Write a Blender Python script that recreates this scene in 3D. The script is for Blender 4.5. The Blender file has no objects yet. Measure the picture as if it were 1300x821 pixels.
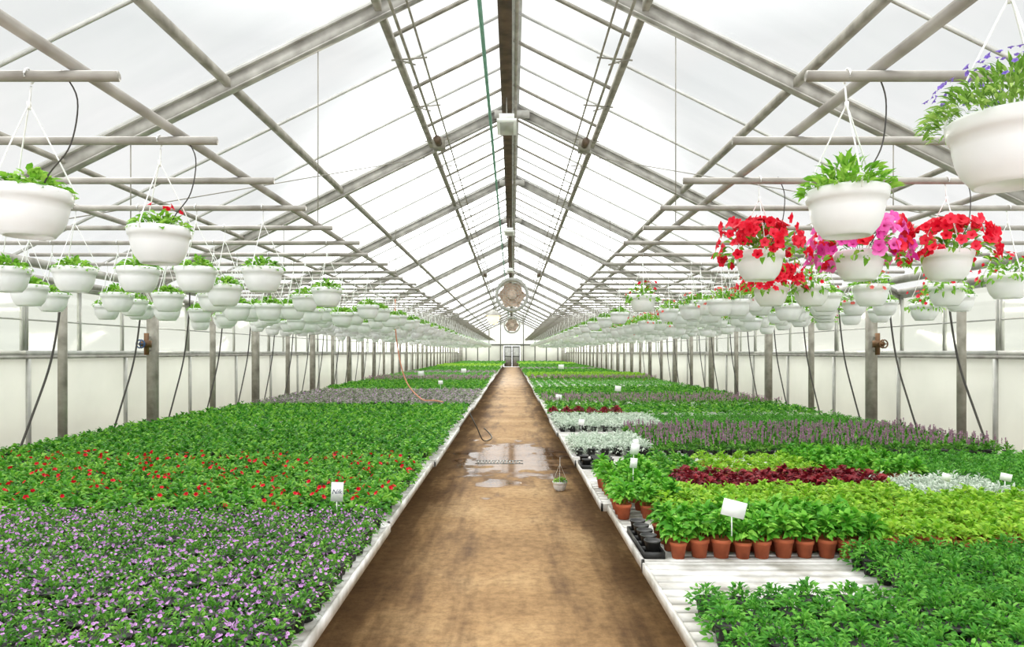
import bpy, math, random
import numpy as np
from mathutils import Vector, Matrix
random.seed(4); rng=np.random.default_rng(7)
S=bpy.context.scene; COL=S.collection
EYE=1.6; F=850.0; X=5.35; BENCH=0.52; ROOF=3.617; PITCH=0.49; BARZ=2.68
def lin(c):
    return tuple(((v/255)/12.92 if v/255<=0.04045 else ((v/255+0.055)/1.055)**2.4) for v in c)+(1.0,)
# ---------------- materials
def nodes(name):
    m=bpy.data.materials.new(name); m.use_nodes=True; nt=m.node_tree; nt.nodes.clear()
    o=nt.nodes.new('ShaderNodeOutputMaterial'); return m,nt,o
def ramp(nt,fac,stops):
    r=nt.nodes.new('ShaderNodeValToRGB'); el=r.color_ramp.elements
    while len(el)<len(stops): el.new(0.5)
    for e,(p,c) in zip(el,stops): e.position=p; e.color=c
    nt.links.new(fac,r.inputs[0]); return r
def noise(nt,scale,detail=3,coord='Object'):
    t=nt.nodes.new('ShaderNodeTexCoord'); n=nt.nodes.new('ShaderNodeTexNoise')
    n.inputs['Scale'].default_value=scale; n.inputs['Detail'].default_value=detail
    nt.links.new(t.outputs[coord],n.inputs['Vector']); return n
def mat(name,c1,c2=None,rough=.6,metal=0.0,scale=8,bump=0,emit=0,spec=.5,trans=0):
    m,nt,o=nodes(name); b=nt.nodes.new('ShaderNodeBsdfPrincipled')
    b.inputs['Roughness'].default_value=rough; b.inputs['Metallic'].default_value=metal
    b.inputs['Specular IOR Level'].default_value=spec
    c2=c2 or tuple(v*.85 for v in c1)
    n=noise(nt,scale); r=ramp(nt,n.outputs['Fac'],[(.3,lin(c1)),(.7,lin(c2))])
    nt.links.new(r.outputs[0],b.inputs['Base Color'])
    if bump:
        bp=nt.nodes.new('ShaderNodeBump'); bp.inputs['Strength'].default_value=bump; nt.links.new(n.outputs['Fac'],bp.inputs['Height']); nt.links.new(bp.outputs[0],b.inputs['Normal'])
    if emit:
        b.inputs['Emission Color'].default_value=lin(c1); b.inputs['Emission Strength'].default_value=emit
    if trans:
        t=nt.nodes.new('ShaderNodeBsdfTranslucent'); nt.links.new(r.outputs[0],t.inputs['Color']); mx=nt.nodes.new('ShaderNodeMixShader'); mx.inputs[0].default_value=trans
        nt.links.new(b.outputs[0],mx.inputs[1]); nt.links.new(t.outputs[0],mx.inputs[2]); nt.links.new(mx.outputs[0],o.inputs[0]); return m
    nt.links.new(b.outputs[0],o.inputs[0]); return m
def leafmat(name,c1,c2,c3=None,scale=9,trans=.4,rough=.5):
    m,nt,o=nodes(name); b=nt.nodes.new('ShaderNodeBsdfPrincipled'); b.inputs['Roughness'].default_value=rough
    b.inputs['Specular IOR Level'].default_value=.22
    t=nt.nodes.new('ShaderNodeBsdfTranslucent'); mx=nt.nodes.new('ShaderNodeMixShader'); mx.inputs[0].default_value=trans
    g=nt.nodes.new('ShaderNodeNewGeometry'); n=nt.nodes.new('ShaderNodeTexNoise'); n.inputs['Scale'].default_value=scale; n.inputs['Detail'].default_value=4
    nt.links.new(g.outputs['Position'],n.inputs['Vector'])
    ad=nt.nodes.new('ShaderNodeMath'); ad.operation='MULTIPLY_ADD'; ad.inputs[1].default_value=.5
    nt.links.new(g.outputs['Random Per Island'],ad.inputs[0]); nt.links.new(n.outputs['Fac'],ad.inputs[2])
    st=[(.3,lin(c1)),(.95,lin(c2))]
    if c3: st=[(.32,lin(c1)),(.72,lin(c2)),(1.0,lin(c3))]
    r=ramp(nt,ad.outputs[0],st)
    nt.links.new(r.outputs[0],b.inputs['Base Color']); nt.links.new(r.outputs[0],t.inputs['Color'])
    nt.links.new(b.outputs[0],mx.inputs[1]); nt.links.new(t.outputs[0],mx.inputs[2]); nt.links.new(mx.outputs[0],o.inputs[0]); return m
def glassmat(name,tint,refl=.06,haze=0):
    m,nt,o=nodes(name); t=nt.nodes.new('ShaderNodeBsdfTransparent'); t.inputs[0].default_value=lin(tint)
    g=nt.nodes.new('ShaderNodeBsdfGlossy'); g.inputs['Roughness'].default_value=.15; mx=nt.nodes.new('ShaderNodeMixShader'); mx.inputs[0].default_value=refl
    nt.links.new(t.outputs[0],mx.inputs[1]); nt.links.new(g.outputs[0],mx.inputs[2])
    if haze:
        tc=nt.nodes.new('ShaderNodeTexCoord'); mp=nt.nodes.new('ShaderNodeMapping'); mp.inputs['Scale'].default_value=(.35,1.5,.35); nt.links.new(tc.outputs['Object'],mp.inputs[0])
        n=nt.nodes.new('ShaderNodeTexNoise'); n.inputs['Scale'].default_value=1.2; n.inputs['Detail'].default_value=5; nt.links.new(mp.outputs[0],n.inputs['Vector'])
        r=ramp(nt,n.outputs['Fac'],[(.3,lin((254,254,253))),(.75,lin((243,244,243)))]); nt.links.new(r.outputs[0],t.inputs[0])
    nt.links.new(mx.outputs[0],o.inputs[0]); return m
def polymat(name,col):
    m,nt,o=nodes(name); d=nt.nodes.new('ShaderNodeBsdfDiffuse'); t=nt.nodes.new('ShaderNodeBsdfTranslucent'); mx=nt.nodes.new('ShaderNodeMixShader'); mx.inputs[0].default_value=.35
    n=noise(nt,1.3,5); r=ramp(nt,n.outputs['Fac'],[(.3,lin(col)),(.75,lin(tuple(v*.95 for v in col)))])
    for q in (d,t): nt.links.new(r.outputs[0],q.inputs[0])
    nt.links.new(d.outputs[0],mx.inputs[1]); nt.links.new(t.outputs[0],mx.inputs[2]); nt.links.new(mx.outputs[0],o.inputs[0]); return m
M={}
M['steel']=mat('galvanised_steel',(180,178,170),(138,135,127),.5,.1,6,.05)
M['steel2']=mat('weathered_steel',(160,156,144),(116,112,100),.6,.1,7,.05)
M['alu']=mat('aluminium_bar',(196,196,190),(166,166,160),.45,.1,5)
M['pipe']=mat('pipe_paint',(176,172,164),(132,127,118),.45,.1,5,.03)
M['ridge']=mat('ridge_brown',(100,82,64),(66,54,42),.6,.1,6)
M['green']=mat('green_pipe',(120,164,144),(96,138,120),.5,0,5)
M['white']=mat('white_plastic',(248,249,246),(236,238,234),.4,0,4)
M['potwhite']=mat('white_pot_plastic',(251,251,251),(243,244,245),.35,0,6,trans=.12)
M['bench']=mat('bench_white',(232,231,228),(160,156,146),.6,0,7)
M['benchleg']=mat('bench_leg_grey',(120,120,112),(90,90,84),.6,.2,5)
M['black']=mat('black_plastic',(44,44,42),(28,28,28),.5,0,9)
M['terra']=mat('terracotta',(198,104,66),(170,84,52),.75,0,18,.1)
M['soil']=mat('soil',(70,50,36),(40,30,22),.95,0,40,.4)
M['tube']=mat('dark_tube',(62,58,50),(44,42,38),.5,0,5)
M['hose']=mat('pink_hose',(206,140,110),(188,120,92),.5,0,5)
M['brass']=mat('valve_brown',(126,92,60),(88,66,44),.5,.4,9)
M['blue']=mat('valve_blue',(60,90,130),(50,76,116),.5,0,9)
M['ink']=mat('ink_blue',(50,50,90),(40,40,80),.6,0,9)
M['glass']=glassmat('roof_glass',(250,251,251),.05,1)
M['wglass']=glassmat('window_glass',(246,247,240),.06)
M['poly']=polymat('translucent_panel',(240,240,231))
M['lamp']=mat('sun_flare_glow',(255,226,160),(255,220,150),.5,0,3,0,2.0)  # emissive colour of the added globe that imitates the sun flare
M['grille']=mat('fan_grille',(226,204,184),(200,174,152),.5,.0,9)
def floormat():
    m,nt,o=nodes('wet_concrete'); L=nt.links.new
    b=nt.nodes.new('ShaderNodeBsdfPrincipled'); g=nt.nodes.new('ShaderNodeNewGeometry')
    def nz(s,d=6,w=.55,vec=None):
        n=nt.nodes.new('ShaderNodeTexNoise'); n.inputs['Scale'].default_value=s; n.inputs['Detail'].default_value=d; n.inputs['Roughness'].default_value=w; L(vec or g.outputs['Position'],n.inputs['Vector']); return n
    n1=nz(1.0); n2=nz(14,8,.7); n3=nz(60,3)
    r1=ramp(nt,n1.outputs['Fac'],[(.28,lin((134,102,62))),(.5,lin((166,131,86))),(.74,lin((194,162,116)))])
    r2=ramp(nt,n2.outputs['Fac'],[(.35,lin((186,180,168))),(.6,lin((255,255,255)))])
    mx=nt.nodes.new('ShaderNodeMix'); mx.data_type='RGBA'; mx.blend_type='MULTIPLY'; mx.inputs[0].default_value=.8
    L(r1.outputs[0],mx.inputs[6]); L(r2.outputs[0],mx.inputs[7])
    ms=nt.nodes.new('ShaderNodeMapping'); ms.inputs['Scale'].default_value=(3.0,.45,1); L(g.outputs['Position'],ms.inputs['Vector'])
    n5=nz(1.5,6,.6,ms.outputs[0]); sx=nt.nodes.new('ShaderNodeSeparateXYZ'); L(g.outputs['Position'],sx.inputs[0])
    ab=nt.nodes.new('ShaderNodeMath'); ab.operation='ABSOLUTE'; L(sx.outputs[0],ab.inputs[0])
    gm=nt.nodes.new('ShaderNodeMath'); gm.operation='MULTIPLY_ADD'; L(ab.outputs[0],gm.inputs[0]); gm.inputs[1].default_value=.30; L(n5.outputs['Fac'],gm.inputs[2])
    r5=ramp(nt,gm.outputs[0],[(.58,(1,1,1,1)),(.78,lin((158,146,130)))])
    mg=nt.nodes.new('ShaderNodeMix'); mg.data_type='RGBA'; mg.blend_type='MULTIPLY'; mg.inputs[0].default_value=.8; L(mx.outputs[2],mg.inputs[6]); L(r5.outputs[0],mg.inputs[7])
    mp=nt.nodes.new('ShaderNodeMapping'); mp.inputs['Location'].default_value=(0,-10.1/2.4,0); mp.inputs['Scale'].default_value=(1/1.0,1/2.4,0); L(g.outputs['Position'],mp.inputs['Vector'])
    ln=nt.nodes.new('ShaderNodeVectorMath'); ln.operation='LENGTH'; L(mp.outputs[0],ln.inputs[0])
    n4=nz(2.4,4,.5)
    a2=nt.nodes.new('ShaderNodeMath'); a2.operation='MULTIPLY_ADD'; L(n4.outputs['Fac'],a2.inputs[0]); a2.inputs[1].default_value=2.2; L(ln.outputs['Value'],a2.inputs[2])
    sc=nt.nodes.new('ShaderNodeMath'); sc.operation='MULTIPLY'; sc.inputs[1].default_value=.5; L(a2.outputs[0],sc.inputs[0])
    wet=ramp(nt,sc.outputs[0],[(.86,(1,1,1,1)),(.92,(0,0,0,1))])
    damp=ramp(nt,sc.outputs[0],[(.88,(1,1,1,1)),(1.0,(0,0,0,1))])
    dk=nt.nodes.new('ShaderNodeMix'); dk.data_type='RGBA'; dk.blend_type='MULTIPLY'; L(damp.outputs[0],dk.inputs[0]); L(mg.outputs[2],dk.inputs[6]); dk.inputs[7].default_value=lin((190,180,172))
    L(dk.outputs[2],b.inputs['Base Color'])
    rr=nt.nodes.new('ShaderNodeMapRange'); L(wet.outputs[0],rr.inputs[0]); rr.inputs[3].default_value=.7; rr.inputs[4].default_value=.14; L(rr.outputs[0],b.inputs['Roughness'])
    bs=nt.nodes.new('ShaderNodeMapRange'); L(wet.outputs[0],bs.inputs[0]); bs.inputs[3].default_value=.25; bs.inputs[4].default_value=.0
    bp=nt.nodes.new('ShaderNodeBump'); bp.inputs['Distance'].default_value=.01; L(n3.outputs['Fac'],bp.inputs['Height']); L(bs.outputs[0],bp.inputs['Strength'])
    b.inputs['Specular IOR Level'].default_value=.5
    L(wet.outputs[0],b.inputs['Coat Weight']); b.inputs['Coat Roughness'].default_value=.10; b.inputs['Coat IOR'].default_value=2.0
    L(bp.outputs[0],b.inputs['Normal']); L(b.outputs[0],o.inputs[0]); return m
M['floor']=floormat()
# ---------------- mesh builder (quads only)
class MB:
    def __init__(s): s.V=[];s.F=[];s.I=[];s.n=0
    def add(s,V,Fc,mi=0):
        V=np.asarray(V,float).reshape(-1,3); Fc=np.asarray(Fc,int).reshape(-1,4)
        s.V.append(V); s.F.append(Fc+s.n); s.I.append(np.full(len(Fc),mi)); s.n+=len(V); return s
    def box(s,lo,hi,mi=0):
        (a,b,c),(d,e,f)=lo,hi
        V=[(a,b,c),(d,b,c),(d,e,c),(a,e,c),(a,b,f),(d,b,f),(d,e,f),(a,e,f)]
        return s.add(V,[(0,3,2,1),(4,5,6,7),(0,1,5,4),(1,2,6,5),(2,3,7,6),(3,0,4,7)],mi)
    def beam(s,p0,p1,w,h,mi=0,off=(0,0)):
        p0=np.array(p0,float);p1=np.array(p1,float);d=p1-p0;d/=np.linalg.norm(d)
        up=np.array([0,0,1.]) if abs(d[2])<.95 else np.array([0,1.,0]); r=np.cross(d,up);r/=np.linalg.norm(r);u=np.cross(r,d)
        V=[]
        for p in (p0,p1):
            q=p+r*off[0]+u*off[1]
            for a,b in ((-1,-1),(1,-1),(1,1),(-1,1)): V.append(q+r*a*w/2+u*b*h/2)
        return s.add(V,[(0,1,2,3),(7,6,5,4),(0,4,5,1),(1,5,6,2),(2,6,7,3),(3,7,4,0)],mi)
    def ibeam(s,p0,p1,w,h,t=.012,mi=0):
        s.beam(p0,p1,t,h,mi); s.beam(p0,p1,w,t,mi,(0,h/2)); s.beam(p0,p1,w,t,mi,(0,-h/2)); return s
    def tube(s,pts,r,n=8,mi=0,caps=True):
        P=np.array(pts,float); k=len(P); rr=np.full(k,r) if np.isscalar(r) else np.array(r)
        T=np.gradient(P,axis=0); T/=np.linalg.norm(T,axis=1)[:,None]+1e-9
        ref=np.array([0,0,1.]) if abs(T[0][2])<.9 else np.array([1.,0,0]); V=[]
        a=np.arange(n)/n*2*math.pi
        if caps: P=np.vstack([P[:1],P,P[-1:]]);T=np.vstack([T[:1],T,T[-1:]]);rr=np.concatenate([[1e-4],rr,[1e-4]]);k+=2
        for i in range(k):
            u=np.cross(T[i],ref)
            if np.linalg.norm(u)<1e-3: u=np.cross(T[i],[0,1.,.1])
            u/=np.linalg.norm(u); w=np.cross(u,T[i]); w/=np.linalg.norm(w)
            V.append(P[i]+rr[i]*(np.cos(a)[:,None]*u+np.sin(a)[:,None]*w))
        V=np.vstack(V); Fc=[]
        for i in range(k-1):
            for j in range(n): Fc.append((i*n+j,i*n+(j+1)%n,(i+1)*n+(j+1)%n,(i+1)*n+j))
        return s.add(V,Fc,mi)
    def lathe(s,prof,n=20,mi=0,center=(0,0,0)):
        V=[];Fc=[];a=np.arange(n)/n*2*math.pi
        for r,z in prof: V.append(np.stack([r*np.cos(a)+center[0],r*np.sin(a)+center[1],np.full(n,z)+center[2]],1))
        for i in range(len(prof)-1):
            for j in range(n): Fc.append((i*n+j,i*n+(j+1)%n,(i+1)*n+(j+1)%n,(i+1)*n+j))
        return s.add(np.vstack(V),Fc,mi)
    def data(s): return np.vstack(s.V),np.vstack(s.F),np.concatenate(s.I)
    def build(s,name,mats,smooth=False):
        return mkmesh(name,*s.data(),mats,smooth)
def mkmesh(name,V,Fc,I,mats,smooth=False):
    me=bpy.data.meshes.new(name); me.vertices.add(len(V)); me.vertices.foreach_set('co',np.ascontiguousarray(V,dtype=np.float32).ravel())
    me.loops.add(len(Fc)*4); me.loops.foreach_set('vertex_index',np.ascontiguousarray(Fc,dtype=np.int32).ravel())
    me.polygons.add(len(Fc)); me.polygons.foreach_set('loop_start',np.arange(0,len(Fc)*4,4,dtype=np.int32))
    me.polygons.foreach_set('material_index',np.ascontiguousarray(I,dtype=np.int32))
    if smooth: me.polygons.foreach_set('use_smooth',np.ones(len(Fc),dtype=bool))
    for m in mats: me.materials.append(m)
    me.update(calc_edges=True); return me
def ob(name,me,loc=(0,0,0),parent=None,rz=0,rot=None,sc=None,label=None,cat=None,group=None,kind=None):
    o=bpy.data.objects.new(name,me); o.location=loc
    o.rotation_euler=rot if rot else (0,0,rz)
    if sc: o.scale=(sc,)*3 if np.isscalar(sc) else sc
    if parent: o.parent=parent
    if label: o['label']=label
    if cat: o['category']=cat
    if group: o['group']=group
    if kind: o['kind']=kind
    if me is None: o.empty_display_size=.05
    COL.objects.link(o); return o
# ---------------- leaf / flower templates
def rotm(a,e,r):
    ca,sa,ce,se,cr,sr=math.cos(a),math.sin(a),math.cos(e),math.sin(e),math.cos(r),math.sin(r)
    Rz=np.array([[ca,-sa,0],[sa,ca,0],[0,0,1]]);Ry=np.array([[ce,0,-se],[0,1,0],[se,0,ce]]);Rx=np.array([[1,0,0],[0,cr,-sr],[0,sr,cr]])
    return Rz@Ry@Rx
def leafT(L,W,curl=.3,fold=.25,hi=True):
    if not hi:
        return np.array([[0,0,0],[L*.5,-W/2,fold*W*.5],[L,0,-curl*L*.5],[L*.5,W/2,fold*W*.5]]),np.array([[0,1,2,3]])
    ts=[0,.3,.68,1]; ws=[.12,.92,.8,.06]; V=[]
    for t,w in zip(ts,ws):
        z=.12*L*math.sin(t*3.14)-curl*L*t*t
        for s in (-1,0,1): V.append((t*L,s*w*W/2,z+(fold*W*.5*w if s else 0)))
    Fc=[]
    for i in range(3):
        for j in range(2): a=i*3+j; Fc.append((a,a+1,a+4,a+3))
    return np.array(V),np.array(Fc)
def discT(R,seg=10,rings=((.12,-.25),(1,.0)),lobe=.25):
    V=[];Fc=[]
    for k,(r,z) in enumerate(rings):
        for j in range(seg):
            a=j/seg*2*math.pi; q=r*(1-(lobe*(1-abs(math.cos(2.5*a)))) if r>.9 else 1)
            V.append((z*R*1.0,q*R*math.cos(a),q*R*math.sin(a)))
    for k in range(len(rings)-1):
        for j in range(seg): Fc.append((k*seg+j,k*seg+(j+1)%seg,(k+1)*seg+(j+1)%seg,(k+1)*seg+j))
    for j in range(0,seg-2,2): Fc.append((0,j+1,j+2,(j+3)%seg))
    return np.array(V),np.array(Fc)
def dome(mb,r,n,R,H,z0,L,W,hi=True,mi=0,curl=.3,up=0.0,droop=False):
    for i in range(n):
        a=r.uniform(0,2*math.pi); u=math.sqrt(r.uniform()); rad=R*u
        z=z0+H*(1-u*u*.8)*r.uniform(.35,1.0)
        e=math.radians(70-65*u+r.normal()*18)+up
        if droop and u>.75: e=math.radians(-25+r.normal()*20); z=z0+r.uniform(-.25,.3)*H
        l=L*r.uniform(.7,1.25); V,Fc=leafT(l,W*r.uniform(.8,1.2),curl,.3,hi)
        Rm=rotm(a+r.normal()*.5,min(e,1.45),r.normal()*.5)
        b=np.array([max(rad-l*.45,0)*math.cos(a),max(rad-l*.45,0)*math.sin(a),z-l*.35*max(math.sin(e),0)])
        mb.add(V@Rm.T+b,Fc,mi)
def stems(mb,r,n,R,H,z0,mi=0):
    for i in range(n):
        a=r.uniform(0,6.28);u=r.uniform(.2,.9)*R
        mb.tube([(u*.2*math.cos(a),u*.2*math.sin(a),z0),(u*math.cos(a),u*math.sin(a),z0+H*r.uniform(.5,.85))],.002,3,mi,False)
def blooms(mb,r,n,R,H,z0,fr,mi=0,seg=10,rings=((.12,-.25),(1,0)),umax=1.0,side=False,hm=1.0):
    for i in range(n):
        a=r.uniform(0,6.28);u=math.sqrt(r.uniform())*umax
        z=z0+H*(1-u*u*.75)*hm; q=R*u
        e=math.radians(80-60*u+r.normal()*15)
        if side and u>.62:
            e=math.radians(r.uniform(-15,35)); z=z0+H*r.uniform(-.32,.85); q=R*r.uniform(.88,1.08)*(1-.25*max(0,(z-z0)/H))
        V,Fc=discT(fr*r.uniform(.8,1.15),seg,rings)
        Rm=rotm(a+r.normal()*.3,e,r.uniform(0,6.28))
        mb.add(V@Rm.T+np.array([q*math.cos(a),q*math.sin(a),z]),Fc,mi)
def spikes(mb,r,n,R,H,z0,mi=0,hi=True):
    for i in range(n):
        a=r.uniform(0,6.28);u=r.uniform(0,1)*R; bx,by=u*math.cos(a),u*math.sin(a); h=H*r.uniform(.6,1)
        for k in range(6 if hi else 3):
            V,Fc=discT(.009 if hi else .012,5,((.2,-.3),(1,0)))
            mb.add(V@rotm(r.uniform(0,6.28),.5,0).T+np.array([bx,by,z0+h*(.35+.65*k/(5 if hi else 2))]),Fc,mi)
K={}
def defkind(key,name,leaf,label,group,pot='black',n=46,R=.085,H=.09,z0=.05,L=.045,W=.026,flower=None,fn=0,fr=.012,spike=0,nl=18,stem=0,up=0,hm=1.0,cat='plant',sh=.12,skirt=0):
    k=dict(name=name,label=label,group=group,cat=cat,pot=pot,var=[],lite=[],leaf=leaf,flower=flower)
    for v in range(4):
        r=np.random.default_rng(sum(map(ord,key))+v*17)
        a=MB(); dome(a,r,n,R,H,z0,L,W,True,up=up)
        if skirt: dome(a,r,skirt,R*1.05,.05,.03,L,W,True)
        if stem: stems(a,r,stem,R,H,z0-.01)
        fol=a.build('foliage_mesh',[leaf],True); blo=None
        cnt=fn if not(isinstance(fn,tuple)) else fn[v]
        if spike or cnt:
            b=MB()
            if cnt: blooms(b,r,cnt,R*.95,H,z0+.014,fr,hm=hm)
            if spike: spikes(b,r,spike,R,sh,z0+H*.6)
            blo=b.build('blossom_mesh',[flower])
        k['var'].append((fol,blo))
        a=MB(); dome(a,r,nl,R,H,z0,L*1.5,W*1.6,False,up=up)
        if spike: spikes(a,r,spike,R,sh,z0+H*.6,1,False)
        elif cnt: blooms(a,r,max(1,int(cnt*.7)),R*.95,H,z0+.014,fr*1.25,1,5,hm=hm)
        k['lite'].append(a.data())
    K[key]=k
G_=leafmat
lv=G_('leaf_mid_green',(38,82,24),(76,140,40),(130,182,72))
lr=G_('leaf_fresh_green',(38,96,24),(80,150,42),(138,190,70))
ld=G_('leaf_deep_green',(30,84,24),(68,140,38),(130,186,64))
ls=G_('leaf_silver',(146,168,144),(190,204,186),(220,228,216),trans=.25)
ll=G_('leaf_lime',(84,144,30),(134,186,48),(176,212,76))
lc=G_('leaf_burgundy',(74,14,28),(116,22,36),(146,42,48),trans=.2)
lt=G_('leaf_bright_green',(46,118,30),(94,170,46),(148,206,78))
lh=G_('leaf_herb_green',(34,96,28),(74,146,44),(122,186,72))
lb=G_('leaf_basket_green',(70,130,32),(116,174,50),(158,202,84))
lm=G_('leaf_grey_mauve',(98,116,82),(134,146,116),(160,156,150),trans=.25)
fv=G_('petal_lilac',(180,118,194),(214,162,222),trans=.3)
fr_=G_('petal_red',(178,4,26),(208,14,36),trans=.25)
fpr=G_('petal_crimson',(190,6,32),(224,18,48),(236,56,80),trans=.3)
fpk=G_('petal_magenta',(200,36,136),(232,84,176),(238,136,200),trans=.3)
fsal=G_('petal_salmon',(214,72,64),(234,120,112),trans=.3)
fsp=G_('petal_mauve',(136,102,120),(176,140,162),trans=.3)
flb=G_('petal_lobelia',(100,78,176),(144,116,206),trans=.3)
defkind('violet','lilac_flowering_plant',lv,'low green bedding plant covered in small lilac flowers','lilac flowering plants packed on the bench',flower=fv,fn=11,fr=.0078,n=95,R=.075,H=.07,L=.022,W=.0095,skirt=14)
defkind('red','red_flowering_begonia',lr,'leafy green bedding plant with scattered small red flowers','red flowering plants packed on the bench',flower=fr_,fn=(3,1,0,1),fr=.017,R=.095,H=.08,L=.036,W=.026,n=70,hm=1.12,skirt=12)
defkind('green','leafy_bedding_plant',ld,'lush deep green leafy bedding plant without flowers','green leafy plants packed on the bench',R=.105,H=.09,L=.042,W=.027,n=80,nl=28,skirt=12)
defkind('tall','young_hydrangea_plant',lt,'bright green upright leafy plant in a terracotta pot','leafy plants in terracotta pots',pot='terra',R=.074,H=.125,z0=.10,L=.052,W=.028,n=95,stem=6)
defkind('lime','lime_leaf_plant',ll,'yellow-green leafy plant in a small pot','lime green plants on the bench',pot='terra',R=.09,H=.085,z0=.10,L=.036,W=.022,n=95,nl=24)
defkind('coleus','burgundy_leaf_plant',lc,'low plant with dark burgundy red leaves','burgundy leaved plants on the bench',R=.085,H=.08,z0=.115,L=.042,W=.026,n=70)
defkind('silver','dusty_miller_plant',ls,'small silvery grey-green leaved plant','silver leaved plants on the bench',R=.09,H=.08,z0=.07,L=.038,W=.012,n=90,skirt=40)
defkind('herb','fine_leaf_herb_plant',lh,'dense fine leaved green herb plant','fine leaved green plants on the bench',R=.088,H=.09,z0=.06,L=.027,W=.013,n=150,nl=26,skirt=46)
defkind('salvia','mauve_flower_spike_plant',lv,'upright green plant with thin mauve flower spikes','mauve spiked plants on the bench',R=.085,H=.10,z0=.06,L=.05,W=.02,n=46,flower=fsp,spike=4,up=.25,sh=.09)
defkind('mauve','grey_mauve_plant',lm,'low grey green plant with pale mauve tint','grey mauve plants on the bench',R=.11,H=.08,z0=.05,L=.05,W=.025,n=40,flower=fv,fn=4,fr=.012)
pb=MB().lathe([(.001,0),(.032,0),(.043,.07),(.046,.07),(.046,.078),(.042,.078),(.040,.066),(.001,.066)],14)
POT={'black':pb.build('black_pot',[M['black']],False)}
pt=MB().lathe([(.001,0),(.033,0),(.044,.070),(.048,.071),(.049,.090),(.044,.090),(.042,.079),(.001,.079)],18)
POT['terra']=pt.build('terracotta_pot',[M['terra']],False)
POTL={'black':'black plastic nursery pot','terra':'orange terracotta coloured pot'}
B=[('violet',-3.9,-.84,2.15,4.12,.106),
 ('red',-5.05,-.87,4.32,6.42,.145),
 ('green',-5.05,-.89,6.66,12.5,.17),
 ('mauve',-5.05,-.90,13.2,17.6,.2),
 ('green',-5.05,-.92,18.4,22.5,.22),('salvia',-5.05,-.92,23,26,.22),('herb',-5.05,-.92,26.5,31,.25),('mauve',-5.05,-.94,31.5,34,.3),('green',-5.05,-.94,34.5,45,.32),('lime',-5.05,-.96,45.5,52,.4),('green',-5.05,-.98,53,72,.5),
 ('herb',.80,1.62,1.9,2.72,.125),('herb',1.74,3.6,1.9,3.36,.118),
 ('tall',.87,1.88,3.53,3.9,.112),('lime',1.99,3.6,3.5,3.87,.12),
 ('lime',1.0,3.9,4.0,4.40,.115),('lime',1.12,2.6,4.5,4.64,.12),
 ('tall',.73,1.04,4.35,5.45,.12),
 ('coleus',1.30,2.62,4.80,5.12,.11),('silver',2.72,3.5,4.55,5.15,.11),('herb',3.62,4.5,4.6,5.2,.125),
 ('green',1.16,1.56,5.35,6.35,.14),('lime',1.7,2.4,5.4,6.0,.14),('tall',2.55,3.25,5.4,6.15,.14),('herb',3.36,5.05,5.4,6.4,.14),
 ('silver',.70,1.38,7.0,7.9,.125),('salvia',1.5,5.05,6.85,8.7,.16),
 ('silver',.68,2.0,9.1,10.4,.14),('herb',2.1,5.05,9.1,10.6,.19),
 ('coleus',.68,1.7,10.75,10.95,.18),('green',.72,5.05,11.2,12.4,.2),('salvia',.72,5.05,12.8,14.8,.2),('green',.72,5.05,15.4,19,.22),('herb',.72,5.05,19.4,23,.23),
 ('salvia',.72,5.05,23.5,25,.25),('lime',.74,5.05,25.5,29,.28),('green',.74,5.05,29.5,38,.3),('mauve',.74,5.05,38.5,41,.35),('green',.76,5.05,41.5,54,.4),('lime',.8,5.05,54.5,60,.5),('green',.8,5.05,60.5,72,.5)]
pos={k:[] for k in K}
for key,x0,x1,d0,d1,sp in B:
    ny=max(1,int((d1-d0)/sp)+1); nx=max(1,int((x1-x0)/sp)+1)
    for j in range(ny):
        for i in range(nx):
            x=x0+(x1-x0)*(i/max(nx-1,1)); y=d0+(d1-d0)*(j/max(ny-1,1))
            if abs(x)>.765*y+.35: continue
            pos[key].append((x+random.uniform(-.1,.1)*sp,y+random.uniform(-.1,.1)*sp,y,sp))
BT=BENCH+.001
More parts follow.
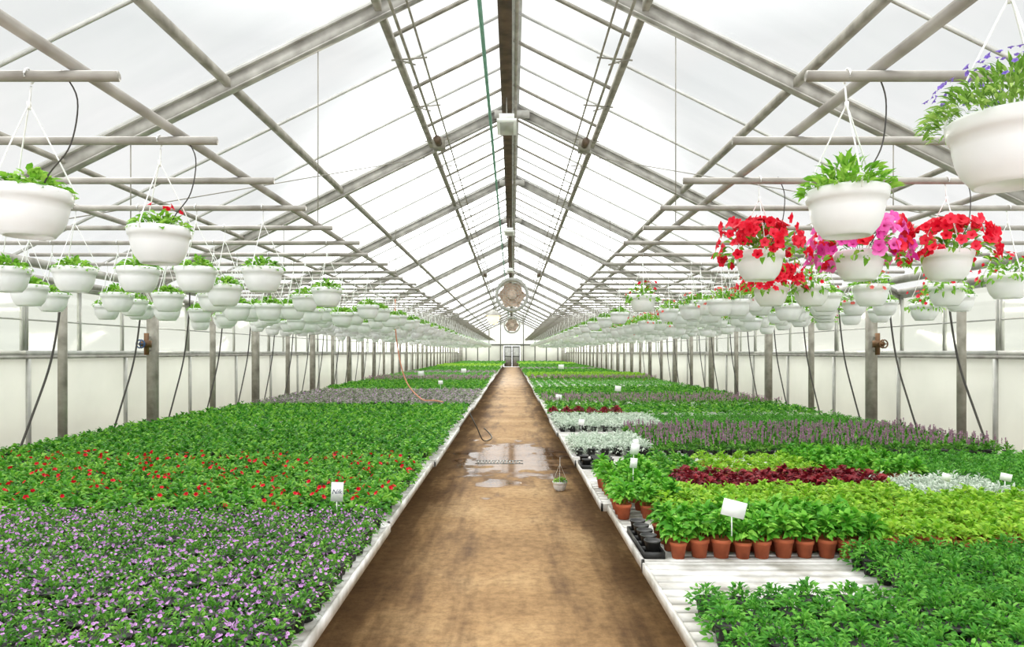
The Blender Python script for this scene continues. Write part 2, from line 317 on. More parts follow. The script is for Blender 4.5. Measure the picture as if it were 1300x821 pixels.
for key,P in pos.items():
    k=K[key]; P.sort(key=lambda p:p[1]+ (0 if abs(p[0])<.765*p[1]+.1 else 100))
    for (x,y,_,sp) in P[:300]:
        s=random.uniform(.9,1.12)*max(1,sp/.19 if y>6 else 1)
        r=ob(k['name'],None,(x,y,BT),rz=random.uniform(0,6.28),sc=s,label=k['label'],cat=k['cat'],group=k['group'])
        f,b=random.choice(k['var'])
        ob('pot',POT[k['pot']],parent=r,label=POTL[k['pot']])
        ob('foliage',f,parent=r)
        if b: ob('blossoms',b,parent=r)
    rest=P[300:]
    if rest:
        Vs=[];Fs=[];Is=[];n0=0
        A=np.array([(p[0],p[1],p[3]) for p in rest]); vi=rng.integers(0,4,len(A))
        for v in range(4):
            T,Fc,I=k['lite'][v]; Q=A[vi==v]
            if not len(Q): continue
            th=rng.uniform(0,6.28,len(Q)); s=rng.uniform(.85,1.15,len(Q))*np.maximum(1,Q[:,2]/.19); sz=rng.uniform(.85,1.15,len(Q))*np.minimum(1.25,np.maximum(1,Q[:,2]/.2))
            c,sn=np.cos(th),np.sin(th)
            VV=np.empty((len(Q),len(T),3)); VV[:,:,0]=s[:,None]*(c[:,None]*T[:,0]-sn[:,None]*T[:,1])+Q[:,0:1]
            VV[:,:,1]=s[:,None]*(sn[:,None]*T[:,0]+c[:,None]*T[:,1])+Q[:,1:2]; VV[:,:,2]=sz[:,None]*T[:,2]+BT
            FF=Fc[None]+(np.arange(len(Q))*len(T))[:,None,None]+n0
            Vs.append(VV.reshape(-1,3));Fs.append(FF.reshape(-1,4));Is.append(np.tile(I,len(Q))); n0+=len(Q)*len(T)
        me=mkmesh(k['name']+'_bed',np.vstack(Vs),np.vstack(Fs),np.concatenate(Is),[k['leaf'],k['flower'] or k['leaf']])
        ob(k['name'],me,label='dense bed of '+k['label'].replace('a ',''),cat=k['cat'],group=k['group'],kind='stuff')
# ---------------- benches
def bench(x0,x1,y0,y1,lab):
    w=x1-x0;cx=(x0+x1)/2;cy=(y0+y1)/2;l=y1-y0
    r=ob('growing_bench',None,(cx,cy,0),label=lab,cat='bench',group='long white growing benches')
    a=MB(); n=int(l/.09); p=l/n
    for i in range(n): a.box((-w/2+.02,-l/2+i*p+.009,BENCH-.02),(w/2-.02,-l/2+(i+1)*p-.009,BENCH))
    for xx in (-w/2+.15,0,w/2-.15): a.box((xx-.03,-l/2+.02,BENCH-.05),(xx+.03,l/2-.02,BENCH-.021))
    ob('slatted_top',a.build('slats',[M['bench']]),parent=r)
    b=MB(); z0,z1=BENCH-.045,BENCH+.008
    b.box((-w/2,-l/2,z0),(-w/2+.014,l/2,z1)); b.box((w/2-.014,-l/2,z0),(w/2,l/2,z1)); b.box((-w/2,-l/2,z0),(w/2,-l/2+.014,z1)); b.box((-w/2,l/2-.014,z0),(w/2,l/2,z1))
    ob('rim',b.build('rim',[M['bench']]),parent=r,label='white metal edge of the bench')
    lg=MB().box((-.025,-.025,0),(.025,.025,BENCH-.05)).build('bench_leg',[M['benchleg']])
    for sx in (-1,1):
        for sy in (-1,1): ob('leg',lg,(sx*(w/2-.5),sy*(l/2-.25),0),parent=r)
ly=[1.2,2.40,4.22,6.55,9.6,12.85]; ry=[1.2,3.44,4.72,6.6,8.9,10.9]
y=ly[-1]
while y<69: y+=4.0; ly.append(y)
y=ry[-1]
while y<69: y+=4.0; ry.append(y)
for i,(a,b) in enumerate(zip(ly,ly[1:])): bench(-5.2,-.75-(.0,.01,.025,.0,.03)[i%5],a+.015,b-.015,'long low white slatted bench filled with plants')
for i,(a,b) in enumerate(zip(ry,ry[1:])): bench((.665,.67,.63)[i] if i<3 else .6+.02*(i%2),5.2,a+.015,b-.015,'white slatted bench with bare front beside potted plants' if i<2 else 'long low white slatted bench filled with plants')
# ---------------- structure
YA,YB=-1.0,73.0; XW=5.8
def st(name,me,label,**k): return ob(name,me,label=label,kind='structure',cat=k.pop('cat','building'),**k)
st('floor',MB().box((-XW-.2,YA-3,-.1),(XW+.2,YB+.3,0)).build('floor',[M['floor']]),'brown stained concrete greenhouse floor with wet patches',cat='floor')
zr=lambda x:EYE+ROOF-PITCH*abs(x)
for i,sx in enumerate((-1,1)):
    o_=.14; V=[(0,YA,zr(0)+o_),(sx*6,YA,zr(6)+o_),(sx*6,YB,zr(6)+o_),(0,YB,zr(0)+o_)]
    st('ceiling' if i==0 else 'ceiling.001',MB().add(V,[(0,1,2,3)]).build('roof_glass',[M['glass']]),'pitched clear glass greenhouse roof slope',cat='roof')
    side='left' if sx<0 else 'right'
    st('wall_'+side,MB().box((sx*XW-.02,YA,0),(sx*XW+.02,YB,1.52)).build('side_wall',[M['poly']]),'milky white translucent lower side wall panels',cat='wall')
wn=1; tn=1
wfr=MB(); wfr.box((-.03,0,1.56),(.03,3.98,1.62)); wfr.box((-.03,0,2.40),(.03,3.98,2.46))
for q in range(5): wfr.box((-.02,q*.985,1.62),(.02,q*.985+.035,2.40))
wfr.box((-.015,0,1.98),(.015,3.98,2.0))
wfm=wfr.build('window_frame',[M['alu']]); wgm=MB().box((-.004,.01,1.6),(.004,3.97,2.42)).build('window_glass',[M['wglass']])
for sx in (-1,1):
    yy=-2.03+1.0
    for q in range(18):
        r=st('window_%d'%wn,None,'glazed side window strip with aluminium frame',loc=(sx*XW,yy+q*4+1,0),cat='window'); wn+=1
        ob('frame',wfm,parent=r); ob('glass_pane',wgm,parent=r)
    st('trim_%d'%tn,MB().box((sx*(XW-.03)-.03,YA,1.52),(sx*(XW-.03)+.03,YB,1.56)).build('rail',[M['steel']]),'horizontal aluminium wall rail',cat='rail'); tn+=1
    st('trim_%d'%tn,MB().box((sx*(XW-.02)-.05,YA,2.46),(sx*(XW-.02)+.06,YB,2.53)).build('gutter',[M['steel']]),'galvanised eaves gutter rail',cat='gutter'); tn+=1
mull=MB().box((-.02,-.02,0),(.02,.02,1.52)).build('mullion',[M['alu']])
for sx in (-1,1):
    for q in range(36): ob('wall_mullion',mull,(sx*(XW-.045),4.97+q*2-1,0),label='thin vertical aluminium wall mullion',cat='mullion',group='wall mullions')
a=MB(); zt=zr(XW)+.1
a.box((-XW,YB,0),(-.9,YB+.05,zt)); a.box((.9,YB,0),(XW,YB+.05,zt)); a.box((-.9,YB,2.3),(.9,YB+.05,zt))
a.add([(-XW,YB,zt),(XW,YB,zt),(.01,YB,zr(0)+.1),(-.01,YB,zr(0)+.1)],[(0,1,2,3)])
st('wall_back',a.build('back_wall',[M['poly']]),'milky white translucent gable end wall',cat='wall')
r=st('door_1',None,'white double sliding door in the gable end',loc=(0,YB-.03,0),cat='door')
for sx in (-1,1):
    d=MB(); d.box((-.43,-.02,.02),(.43,.0,2.28)); 
    ob('door_leaf',d.build('door_leaf',[M['alu']]),(sx*.44,0,0),parent=r)
    d=MB(); d.box((-.43,-.04,.02),(-.33,-.02,2.28)); d.box((.33,-.04,.02),(.43,-.02,2.28)); d.box((-.43,-.04,1.1),(.43,-.02,1.2)); d.box((-.43,-.04,2.16),(.43,-.02,2.28))
    ob('door_frame',d.build('door_frame',[M['benchleg']]),(sx*.44,0,0),parent=r)
for xx in np.arange(-5,5.1,1.25):
    if abs(xx)<1: continue
    st('trim_%d'%tn,MB().box((xx-.05,YB-.06,0),(xx+.05,YB-.01,zr(xx)+.05)).build('gable_mullion',[M['benchleg']]),'vertical gable wall mullion',cat='mullion'); tn+=1
st('trim_%d'%tn,MB().box((-XW,YB-.09,2.35),(XW,YB-.05,2.5)).build('gable_rail',[M['benchleg']]),'horizontal gable rail',cat='rail'); tn+=1
FR=[5.97+4*i for i in range(-1,17)]
rm={}
for sx in (-1,1):
    a=MB(); a.ibeam((sx*.02,0,zr(0)),(sx*XW,0,zr(XW)),.08,.13)
    rm[sx]=a.build('rafter',[M['steel']])
gus=MB().box((-.26,-.012,-.16),(.26,.012,-.04)).build('gusset',[M['steel']])
post=MB(); post.box((-.06,-.06,0),(.06,.06,2.545)); post.box((-.1,-.09,0),(.1,.09,.015)); pm=post.build('post',[M['steel2']])
post=MB(); post.tube([(0,0,0),(0,0,2.545)],.05,12); pm2=post.build('post_round',[M['steel2']],True)
rod=lambda h:MB().tube([(0,0,0),(0,0,h)],.005,5).build('rod',[M['steel2']])
for i,yy in enumerate(FR):
    for sx in (-1,1):
        ob('roof_rafter',rm[sx],(0,yy,0),label='galvanised steel roof rafter beam',cat='rafter',group='roof rafters')
        for j in (0,1):
            ob('steel_post',pm if j==0 else pm2,(sx*X,yy+j*2,0),label='square weathered steel support post' if j==0 else 'round steel support post',cat='post',group='support posts')
        px=-1.73 if sx<0 else 1.46
        h=zr(px)-.08-2.77
        ob('suspension_rod',rod(h),(px,yy,2.76),label='thin rod hanging the pipe from the rafter',cat='rod',group='suspension rods')
        h=zr(3.4)-.08-2.77
        if h>0.05: ob('suspension_rod',rod(h),(sx*3.4,yy,2.76),label='thin rod hanging the pipe from the rafter',cat='rod',group='suspension rods')
    ob('rafter_gusset_plate',gus,(0,yy-.06,zr(0)),label='steel gusset plate joining rafters at the ridge',cat='bracket',group='ridge gussets')
def longi(name,x,z,w,h,m,lab,rnd=False,cat='beam'):
    a=MB()
    if rnd: a.tube([(0,YA,0),(0,(YA+YB)/2,0),(0,YB-.1,0)],w,10)
    else: a.box((-w/2,YA,-h/2),(w/2,YB-.1,h/2))
    ob(name,a.build(name,[m],rnd),(x,0,z),label=lab,cat=cat)
longi('ridge_beam',-.07,zr(0)-.22,.14,.10,M['ridge'],'dark brown ridge beam running along the roof peak')
longi('ridge_pipe',.05,zr(0)-.24,.022,0,M['pipe'],'pale pipe running beside the ridge beam',True,'pipe')
longi('roof_capping',0,zr(0)+.16,.22,.03,M['alu'],'aluminium capping strip along the roof peak')
longi('water_pipe',-.29,zr(0)-.5,.02,0,M['green'],'thin green water pipe under the ridge',True,'pipe')
for sx in (-1,1):
    longi('roof_purlin',sx*1.19,zr(1.19)+.04,.06,.075,M['steel2'],'steel channel purlin below the ridge vents')
    longi('roof_purlin',sx*2.53,zr(2.53)+.02,.05,.075,M['steel2'],'steel purlin along the roof slope')
    longi('roof_purlin',sx*4.0,zr(4.0)+.04,.035,.045,M['steel2'],'steel purlin along the lower roof slope')
    longi('eaves_beam',sx*X,2.60,.09,.09,M['steel'],'steel eaves beam on top of the posts')
    longi('vent_drive_shaft',sx*1.04,zr(1.04)-.13,.015,0,M['steel2'],'thin galvanised vent opening shaft',True,'pipe')
    longi('vent_drive_shaft',sx*.92,zr(.92)-.10,.011,0,M['steel2'],'thin galvanised vent opening shaft',True,'pipe')
    longi('support_pipe',(-1.73 if sx<0 else 1.46),2.732,.025,0,M['pipe'],'long suspended pipe carrying the hanging bars',True,'pipe')
    longi('support_pipe',sx*3.4,2.732,.022,0,M['pipe'],'long suspended pipe carrying the hanging bars',True,'pipe')
longi('support_pipe',-1.92,2.85,.018,0,M['pipe'],'long suspended heating pipe beside the walkway',True,'pipe')
gb={};sb={};arm={}
for sx in (-1,1):
    gb[sx]=MB().beam((sx*.02,0,zr(0)+.11),(sx*XW,0,zr(XW)+.11),.018,.028).build('glazing_bar',[M['alu']])
    sb[sx]=MB().beam((sx*.02,0,zr(0)+.10),(sx*1.2,0,zr(1.2)+.10),.026,.034).build('vent_bar',[M['steel2']])
    a=MB(); a.beam((sx*.88,0,zr(.88)-.13),(sx*1.25,0,zr(1.25)+.02),.012,.014)
    a.beam((sx*1.0,0,zr(1.0)-.15),(sx*1.19,0,zr(1.19)),.012,.012); arm[sx]=a.build('vent_arm',[M['steel2']])
yy=.64
i=0
while yy<YB-.3:
    for sx in (-1,1):
        if i%2==0: ob('glazing_bar',gb[sx],(0,yy,0),label='thin aluminium roof glazing bar',cat='glazing bar',group='roof glazing bars')
        else: ob('ridge_vent_bar',sb[sx],(0,yy,0),label='short steel bar of the ridge vent window',cat='vent bar',group='ridge vent bars')
        if i%2==1: ob('vent_rack_arm',arm[sx],(0,yy+.3,0),label='small steel rack arm that opens the roof vent',cat='vent arm',group='vent rack arms')
    yy+=.6667; i+=1
for sx in (-1,1):
    for k,(a0,a1) in enumerate(((5.97,9.97),(21.97,25.97))):
        ob('wind_brace_cable',MB().tube([(sx*5.2,a0,zr(5.2)-.09),(sx*1.3,a1,zr(1.3)-.09)],.006,5).build('brace',[M['steel2']]),label='thin diagonal steel bracing cable under the roof',cat='cable')
# hanging bars
BY=[2.62+.8*k for k in range(-1,72)]
lbar=MB().tube([(-5.28,0,0),(-3,0,0),(-1.54,0,0)],.021,10).build('hang_bar',[M['pipe']],True)
rbar=MB().tube([(5.28,0,0),(3,0,0),(1.13,0,0)],.021,10).build('hang_bar',[M['pipe']],True)
for yy in BY:
    for me in (lbar,rbar):
        ob('hanging_bar',me,(random.uniform(-.06,.04),yy,BARZ),label='horizontal galvanised pipe carrying hanging baskets',cat='pipe',group='cross pipes above the benches')
# ---------------- hanging baskets
bp=MB().lathe([(.001,0),(.078,0),(.080,-.008),(.088,-.008),(.096,.004),(.114,.026),(.127,.058),(.135,.095),(.139,.126),(.147,.130),(.150,.146),(.152,.166),(.147,.174),(.141,.172),(.138,.14),(.001,.138)],28)
BPOT=bp.build('basket_pot',[M['potwhite']],True)
BSOIL=MB().lathe([(.001,.158),(.07,.160),(.138,.154)],18).build('basket_soil',[M['soil']],True)
HANG=[]; DZ=(0,.05,.10)
for dz in DZ:
    a=MB(); top=.50+dz
    for q in range(3):
        an=q*2.094+.4; c,s=math.cos(an),math.sin(an)
        a.tube([(.148*c,.148*s,.150),(.150*c,.150*s,.185),(.09*c,.09*s,.32),(.02*c,.02*s,top-.03),(.004*c,.004*s,top)],[.005,.0035,.003,.003,.003],5)
    a.tube([(0,0,top-.01),(0,0,top+.02)],.008,6)
    T=BARZ-2.06+dz
    pts=[(0,.028*math.cos(t),T+.028*math.sin(t)) for t in np.linspace(-1.2,3.6,9)]
    a.tube([(0,0,top),(0,.012,T-.035)],.004,5)
    a.tube(pts,.004,5)
    HANG.append(a.build('hanger',[M['white']]))
def bf(seed,n,R,H,L,W,flower=None,fn=0,fr=.03,droop=False,up=0,leaf=lb,seg=10,extra=None,side=False,z0=.15):
    r=np.random.default_rng(seed); a=MB(); dome(a,r,n,R,H,z0,L,W,True,droop=droop,up=up); stems(a,r,8,R*.8,H,z0-.01)
    f=a.build('basket_foliage',[leaf],True); b=None
    if fn:
        m=MB(); blooms(m,r,fn,R*1.0,H,z0+.03,fr,0,seg,((.10,-.55),(.35,-.15),(1,0)),side=side)
        if extra: blooms(m,r,extra[1],R*1.0,H,z0+.03,fr,1,seg,((.10,-.55),(.35,-.15),(1,0)),side=side)
        b=m.build('basket_blossoms',[flower]+([extra[0]] if extra else []),True)
    return f,b
BK={}
BK['g']=[(bf(10+i,150,.15,.11,.045,.026),'white hanging basket with a tuft of bright green leaves') for i in range(4)]
BK['gp']=[(bf(20,140,.15,.12,.045,.026,fpr,5,.020),'white hanging basket with green leaves and crimson blooms')]
BK['lob']=[(bf(30,900,.22,.18,.036,.009,flb,100,.009,up=.2,leaf=leafmat('leaf_lobelia',(78,120,44),(126,170,68),(166,196,106))),'large white hanging basket with airy green foliage and purple lobelia')]
BK['up']=[(bf(40,260,.18,.16,.05,.020,up=.3,z0=.15),'white hanging basket with bushy upright green plant')]
BK['red']=[(bf(50+i,130,.28,.20,.055,.028,fpr,125,.035,True,side=True,seg=20,leaf=lb),'white hanging basket overflowing with bright red petunias') for i in range(2)]
BK['pink']=[(bf(60,110,.30,.22,.055,.028,fpk,110,.041,True,side=True,seg=20,extra=(fpr,40)),'white hanging basket overflowing with magenta and red petunias')]
BK['s']=[(bf(70+i,120,.18,.15,.05,.026,fsal,10,.020,side=True,seg=10),'white hanging basket with green leaves and small salmon red flowers') for i in range(3)]
BK['s2']=[(bf(80+i,130,.2,.16,.05,.024,fpr,14,.022,True,side=True,seg=10),'white hanging basket with trailing green leaves and small red flowers') for i in range(2)]
bl=[]
bl+=[(1.355,-1,'lob',0),(1.31,0,'up',0),(1.56,2,'red',0),(2.19,2,'pink',0),(2.74,2,'red',0),(3.72,3,'s2',1),(2.6,4,'s2',1),(3.12,4,'s',1),(3.78,4,'s2',1),(1.45,6,'s2',0),(2.5,6,'s',1),(3.1,5,'g',1),(2.2,7,'s',1),(2.25,4,'red',1)]
bl+=[(-1.89,0,'g',0),(-1.80,1,'gp',0),(-1.87,3,'g',0),(-2.37,3,'g',0),(-2.80,3,'g',0),(-3.28,3,'g',0),(-3.78,3,'g',0),(-1.83,5,'g',0),(-1.94,8,'g',0),(-2.5,4,'g',1),(-2.95,5,'g',1),(-4.2,4,'g',1),(-3.4,5,'g',1),(-4.55,5,'g',1),(-3.9,5,'g',1)]
for k in range(6,70):
    for sx in (-1,1):
        for xx in np.arange(2.3,5.1,.38):
            if random.random()<(.22 if k<14 else .22 if k<30 else .4): continue
            t='g' if sx<0 else random.choice(['s','s','g','g','s2','g'] if k<14 else ['g','g','g','s'])
            bl.append((sx*(xx+random.uniform(-.02,.02)),k,t,random.choice([0,0,1,2])))
    if k>8: bl.append((-1.93,k,'g',0) if k%2 else (-1.93,k,'g',1)); 
    if k>8 and k%2==0: bl.append((1.7,k,'g',0))
bl=[b for b in bl if abs(b[0])<.765*BY[b[1]+1]+.2]; bl.sort(key=lambda b:b[1])
SB=MB()
liteb=MB().lathe([(.001,0),(.088,0),(.125,.055),(.139,.12),(.15,.135),(.15,.172),(.001,.16)],10)
rr=np.random.default_rng(5); dome(liteb,rr,24,.14,.08,.15,.07,.04,False,1)
for q in range(3):
    an=q*2.094; liteb.tube([(.148*math.cos(an),.148*math.sin(an),.16),(0,0,.6)],.003,3,0,False)
LV,LF,LI=liteb.data()
for idx,(x,k,t,lev) in enumerate(bl):
    z=2.06-DZ[lev]; yy=BY[k+1]
    if idx<300:
        (f,b),lab=random.choice(BK[t])
        r=ob('hanging_basket',None,(x,yy,z),label=lab,cat='hanging basket',group='hanging baskets along the cross pipes')
        rz=random.uniform(0,6.28)
        ob('pot',BPOT,parent=r,rz=rz,label='white plastic bowl pot'); ob('soil',BSOIL,parent=r); ob('hanger',HANG[lev],parent=r); ob('foliage',f,parent=r,rz=rz)
        if b: ob('blossoms',b,parent=r,rz=rz)
    else:
        SB.V.append(LV+np.array([x,yy,z])); SB.F.append(LF+SB.n); SB.I.append(LI); SB.n+=len(LV)
if SB.n: ob('hanging_basket',SB.build('distant_baskets',[M['potwhite'],lb]),label='rows of white hanging baskets with green plants',cat='hanging basket',group='hanging baskets along the cross pipes',kind='stuff')
def tube(name,pts,r,m,lab,cat,n=8,group=None):
    P=[Vector(p) for p in pts]; out=[]
    Q=[P[0]]+P+[P[-1]]
    for i in range(1,len(Q)-2):
        for s in range(6):
            t=s/6; a,b,c,d=Q[i-1],Q[i],Q[i+1],Q[i+2]
            out.append(.5*((2*b)+(c-a)*t+(2*a-5*b+4*c-d)*t*t+(3*b-a-3*c+d)*t**3))
    out.append(P[-1])
    return ob(name,MB().tube([tuple(v) for v in out],r,n).build(name,[m],True),label=lab,cat=cat,group=group)
for (x,k) in ((1.355,-1),(1.31,0),(-1.89,0),(-1.80,1),(1.56,2),(2.19,2),(2.74,2)):
    yy=BY[k+1]
    tube('drip_tube',[(x+.12,yy+.01,BARZ+.027),(x+.17,yy+.03,2.6),(x+.15,yy+.02,2.42),(x+.08,yy,2.30),(x+.05,yy,2.235)],.003,M['tube'],'thin black drip tube feeding a hanging basket','drip tube',group='drip tubes')
for sx in (-1,1):
    for q in range(1,16):
        yy=6.2+q*1.35+random.uniform(-.2,.2); xx=sx*5.235
        tube('irrigation_hose',[(xx,yy+.45,2.62),(xx,yy+.42,2.2),(xx,yy+.25,1.5),(xx,yy-.05,.9),(xx,yy-.25,.54)],.012,M['tube'],'dark slanting irrigation hose hanging beside the posts','hose',group='dark hoses by the side wall')
tube('watering_hose',[(-2.34,13.42,2.66),(-2.30,13.3,1.9),(-2.1,13.1,1.1),(-1.75,12.8,.72),(-1.45,12.5,.70),(-1.28,12.4,.68)],.012,M['hose'],'thin pink watering hose drooping from the pipes onto the bench','hose')
tube('floor_hose',[(-.735,11.6,.55),(-.6,11.5,.30),(-.5,11.7,.06),(-.38,12.4,.012),(-.45,13.2,.012),(-.58,14,.012)],.010,M['tube'],'dark hose draped from the bench edge to the path','hose')
a=MB()
for q in range(14): a.box((-.50+q*.046,9.62,0.001),(-.50+q*.046+.02,9.84,.008))
a.box((-.53,9.59,.0),(.16,9.62,.009)); a.box((-.53,9.84,.0),(.16,9.87,.009))
ob('drain_grate',a.build('drain',[M['benchleg']]),label='metal drain grate across the wet path',cat='drain')
def valve(x,y,z,m2):
    r=ob('water_valve',None,(x,y,z),label='brown water valve with handwheel strapped to a post',cat='valve')
    a=MB(); a.tube([(0,0,-.16),(0,0,.16)],.035,10); a.tube([(0,0,-.05),(0,0,.05)],.07,10); a.tube([(0,0,0),(0,-.16,0)],.03,8)
    ob('body',a.build('valve_body',[M['brass']],True),parent=r)
    a=MB(); t=np.linspace(0,6.28,15); a.tube([(.06*math.cos(q),-.16,.06*math.sin(q)) for q in t],.010,6,0,False); a.beam((-.06,-.16,0),(.06,-.16,0),.012,.012); a.beam((0,-.16,-.06),(0,-.16,.06),.012,.012)
    ob('handwheel',a.build('wheel',[m2],True),parent=r)
    a=MB(); a.beam((0,0,.1),(0,.09,.1),.03,.03); a.beam((0,0,-.1),(0,.09,-.1),.03,.03); ob('bracket',a.build('valve_bracket',[M['steel']]),parent=r)
valve(-5.35,9.80,1.72,M['blue']); valve(5.35,9.80,1.72,M['brass'])
for sx,yy in ((-1,9.4),(1,9.5),(-1,25.4),(1,25.4)):
    r=ob('vent_motor',None,(sx*1.02,yy,zr(1.02)-.18),label='small vent motor gearbox under the roof purlin',cat='motor',group='vent motors')
    a=MB(); a.box((-.08,-.10,-.09),(.08,.10,.05)); ob('gearbox',a.build('gearbox',[M['steel2']]),parent=r)
    a=MB(); a.tube([(.0,-.10,-.03),(0,-.28,-.03)],.05,12); ob('motor_housing',a.build('motor',[M['ridge']],True),parent=r)
for q,yy in enumerate((9.0,17.0,25.0,33.0)):
    r=ob('ridge_lamp',None,(-.07,yy,zr(0)-.54),label='box shaped white lamp fixture under the ridge',cat='lamp',group='lamps under the ridge')
    a=MB(); a.box((-.10,-.26,-.03),(.10,.26,.04)); a.box((-.13,-.28,-.07),(.13,.28,-.03)); ob('housing',a.build('lamp_housing',[M['white']]),parent=r)
    a=MB(); a.box((-.09,-.24,-.085),(.09,.24,-.071)); ob('diffuser',a.build('diffuser',[M['alu']]),parent=r)
    a=MB(); a.tube([(-.0,-.2,.04),(-.0,-.2,.268)],.008,6); a.tube([(-.0,.2,.04),(-.0,.2,.268)],.008,6); ob('bracket',a.build('lamp_bracket',[M['steel']]),parent=r)
for yy,hh,s in ((18.5,1.58,.92),(40.0,1.62,1.0)):
    r=ob('circulation_fan',None,(0,yy,EYE+hh),label='round pale drum circulation fan hanging under the ridge',cat='fan',group='fans under the ridge',sc=s)
    a=MB(); t=np.arange(28)/28*6.283
    prof=[(.42,-.2),(.5,-.25),(.5,.25),(.42,.2)]
    V=[];Fc=[]
    for rad,y_ in prof+[prof[0]]: V+= [(rad*math.cos(q),y_,rad*math.sin(q)) for q in t]
    for i in range(4):
        for j in range(28): Fc.append((i*28+j,i*28+(j+1)%28,(i+1)*28+(j+1)%28,(i+1)*28+j))
    a.add(V,Fc); ob('drum',a.build('fan_drum',[M['alu']],False),parent=r)
    a=MB()
    for q in (.12,.2,.28,.36,.43): a.tube([(q*math.cos(u),-.235,q*math.sin(u)) for u in np.linspace(0,6.283,25)],.006,4,0,False)
    for q in range(12): u=q*math.pi/6; a.tube([(.04*math.cos(u),-.24,.04*math.sin(u)),(.47*math.cos(u),-.235,.47*math.sin(u))],.004,4)
    ob('grille',a.build('fan_grille',[M['alu']]),parent=r)
    a=MB()
    for q in range(6):
        u=q*2*math.pi/6; V,Fc=leafT(.42,.46,.0,.1); Rm=rotm(0,0,.35); V=V@Rm.T; c,s2=math.cos(u),math.sin(u)
        V=np.stack([V[:,0]*c-V[:,1]*s2,V[:,2],V[:,0]*s2+V[:,1]*c],1); a.add(V,Fc)
    ob('blades',a.build('fan_blades',[M['grille']]),parent=r)
    a=MB(); a.tube([(0,-.16,0),(0,.18,0)],.15,14); ob('motor_hub',a.build('fan_hub',[M['grille']],True),parent=r)
    top=(ROOF-hh-.275)/s
    a=MB(); a.tube([(-.3,0,.4),(-.08,0,top)],.012,6); a.tube([(.3,0,.4),(.04,0,top)],.012,6); ob('suspension_wires',a.build('fan_wires',[M['steel']]),parent=r)
r=ob('sun_flare_lamp',None,(-.85,30.4,EYE+1.57),label='glowing warm round lamp added to stand in for the sun flare',cat='lamp')  # added lamp standing in for the low sun's flare, not a real fixture
a=MB().lathe([(.06,.36),(.12,.32),(.36,.16),(.40,.08)],20); ob('flare_reflector',a.build('flare_reflector',[M['steel']],True),parent=r)
a=MB().lathe([(.001,-.3),(.15,-.26),(.27,-.1),(.3,.0),(.25,.15),(.1,.27),(.001,.29)],20); ob('flare_bulb',a.build('flare_bulb',[M['lamp']],True),parent=r)
a=MB().tube([(0,0,.34),(0,0,ROOF-1.57-.85*PITCH-.02)],.01,6); ob('flare_cord',a.build('flare_cord',[M['tube']]),parent=r)
def tag(x,y,z,w,h,rz,tilt,stake,text=None):
    r=ob('plant_tag',None,(x,y,z),rz=rz,label='white plastic plant tag with handwriting on a stake' if text else 'blank white plastic plant tag on a thin stake',cat='plant tag',group='plant tags')
    a=MB().box((-w/2,-.0015,0),(w/2,.0015,h)); ob('tag_plate',a.build('tag_plate',[M['white']]),parent=r,rot=(0,tilt,0))
    a=MB().box((-.003,.0016,-stake),(.003,.005,h*.6)); ob('stake',a.build('stake',[M['white']]),parent=r)
    if text:
        cu=bpy.data.curves.new('t','FONT'); cu.body=text; cu.size=w*.55; cu.align_x='CENTER'; cu.align_y='CENTER'; cu.extrude=.0003; cu.shear=.3
        to=bpy.data.objects.new('t',cu); COL.objects.link(to); bpy.context.view_layer.update()
        me=bpy.data.meshes.new_from_object(to); bpy.data.objects.remove(to); me.materials.clear(); me.materials.append(M['ink'])
        ob('handwriting',me,(0,-.0022,h*.5),parent=r,rot=(math.pi/2,0,0),label='blue handwritten lettering')
tag(-1.10,4.2,.665,.075,.12,.1,.05,.13,'Nik')
tag(1.13,3.44,.755,.125,.085,.05,.25,.10)
tag(1.0,5.5,.76,.07,.09,0,.2,.16); tag(.86,4.75,.78,.05,.07,0,.1,.12); tag(1.22,6.55,.66,.06,.09,0,-.15,.12); tag(.93,9.0,.62,.08,.08,0,.1,.1)
tag(.9,13.0,.66,.12,.12,0,.1,.12); tag(2.4,15.2,.72,.14,.12,0,.1,.12); tag(-3.1,22.8,.8,.2,.16,0,0,.2); tag(-1.9,26.3,.8,.2,.16,0,0,.2); tag(2.2,30,.85,.25,.2,0,0,.3)
tag(2.9,4.48,.74,.07,.05,.2,.3,.1); tag(3.3,4.48,.74,.07,.05,-.2,.2,.1); tag(-1.9,17.8,.75,.12,.1,0,0,.2)
def tray(x,y,nx,ny,lab):
    r=ob('carry_tray',None,(x,y,BT),label=lab,cat='tray')
    p=.105; a=MB(); W=nx*p/2;Hh=ny*p/2
    a.box((-W,-Hh,0),(W,Hh,.006))
    for i in range(nx+1): a.box((-W+i*p-.003,-Hh,.0),(-W+i*p+.003,Hh,.035))
    for i in range(ny+1): a.box((-W,-Hh+i*p-.003,.0),(W,-Hh+i*p+.003,.035))
    ob('tray_body',a.build('tray_body',[M['black']]),parent=r)
    return [(x-W+p*(i+.5),y-Hh+p*(j+.5)) for i in range(nx) for j in range(ny) if random.random()<.85]
sp_=MB().lathe([(.001,.064),(.03,.066),(.040,.064)],12).build('pot_soil',[M['soil']])
for (x,y,nx,ny) in ((.745,3.76,1,5),(.80,6.35,3,3)):
    for (a_,b_) in tray(x,y,nx,ny,'black plastic carry tray of small empty pots at the bench edge'):
        r=ob('empty_nursery_pot',None,(a_,b_,BT+.007),label='small black nursery pot filled with soil',cat='pot',group='small black pots in trays')
        ob('pot',POT['black'],parent=r); ob('soil',sp_,parent=r)
r=ob('flower_pot',None,(.555,7.75,.009),label='white basket pot with wire hanger and sprouts standing on the path',cat='hanging basket',sc=.58)
ob('pot',BPOT,parent=r); ob('soil',BSOIL,parent=r); ob('hanger',HANG[0],parent=r); ob('foliage',BK['g'][0][0][0],parent=r)
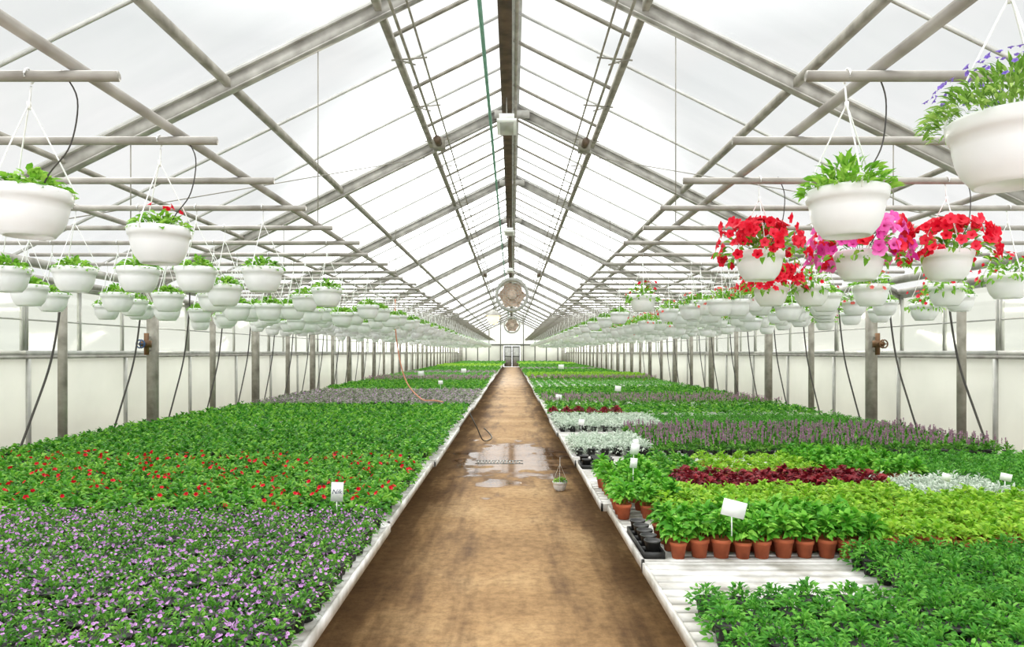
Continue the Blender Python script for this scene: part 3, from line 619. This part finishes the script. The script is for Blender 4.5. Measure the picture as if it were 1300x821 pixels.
# ---------------- light: bright hazy overcast sky with a glowing sun halo low over the far gable
w=bpy.data.worlds.new('World'); S.world=w; w.use_nodes=True; nt=w.node_tree; bg=nt.nodes['Background']; LK=nt.links.new
tc=nt.nodes.new('ShaderNodeTexCoord'); sp=nt.nodes.new('ShaderNodeSeparateXYZ'); LK(tc.outputs['Generated'],sp.inputs[0])
cn=nt.nodes.new('ShaderNodeTexNoise'); cn.inputs['Scale'].default_value=3.5; cn.inputs['Detail'].default_value=4; LK(tc.outputs['Generated'],cn.inputs['Vector'])
cr=ramp(nt,cn.outputs['Fac'],[(.3,lin((245,248,249))),(.65,(1,1,1,1))]); LK(cr.outputs[0],bg.inputs[0])
def mrange(src,a,b,c,d):
    m=nt.nodes.new('ShaderNodeMapRange'); LK(src,m.inputs[0]); m.inputs[1].default_value=a; m.inputs[2].default_value=b; m.inputs[3].default_value=c; m.inputs[4].default_value=d; return m.outputs[0]
def mth(op,a,b):
    m=nt.nodes.new('ShaderNodeMath'); m.operation=op
    for i,v in enumerate((a,b)):
        if isinstance(v,(int,float)): m.inputs[i].default_value=v
        else: LK(v,m.inputs[i])
    return m.outputs[0]
g1=lambda v:(v/4,v/4,v/4,1)
sr=ramp(nt,mrange(sp.outputs[2],-1,1,0,1),[(.0,g1(1.7)),(.46,g1(1.7)),(.5,g1(1.10)),(.60,g1(1.0)),(.70,g1(.98)),(.80,g1(2.1)),(1.0,g1(3.6))])
base=mth('MULTIPLY',sr.outputs[0],4.0)
back=mrange(sp.outputs[1],-.05,-.6,1.0,1.55)  # added fill: sky behind the camera brightened to light the pots' near sides
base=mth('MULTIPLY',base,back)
dp=nt.nodes.new('ShaderNodeVectorMath'); dp.operation='DOT_PRODUCT'; LK(tc.outputs['Generated'],dp.inputs[0]); hv=Vector((-.03,1,.13)).normalized(); dp.inputs[1].default_value=tuple(hv)
hal=mth('POWER',mrange(dp.outputs['Value'],.94,1.0,0,1),2.4)
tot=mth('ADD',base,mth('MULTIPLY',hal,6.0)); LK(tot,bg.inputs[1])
def sun(e,ang,col,d):
    sd=bpy.data.lights.new('Sun','SUN'); sd.energy=e; sd.angle=ang; sd.color=col; so=bpy.data.objects.new('Sun',sd); COL.objects.link(so)
    so.rotation_euler=Vector(d).to_track_quat('-Z','Y').to_euler(); so.location=(0,30,20)
sun(2.5,.5,(1,.98,.93),(.25,-.75,-1.0))
sun(1.3,.14,(1,.94,.84),(.03,-1,-.156))
cd=bpy.data.cameras.new('Camera'); cd.sensor_width=36; cd.lens=36*F/1300; cd.shift_y=36.5/1300; cd.clip_end=300
co=bpy.data.objects.new('Camera',cd); COL.objects.link(co); co.location=(0,0,EYE); co.rotation_euler=(math.pi/2,0,0); S.camera=co
S.view_settings.view_transform='Standard'; S.view_settings.look='None'
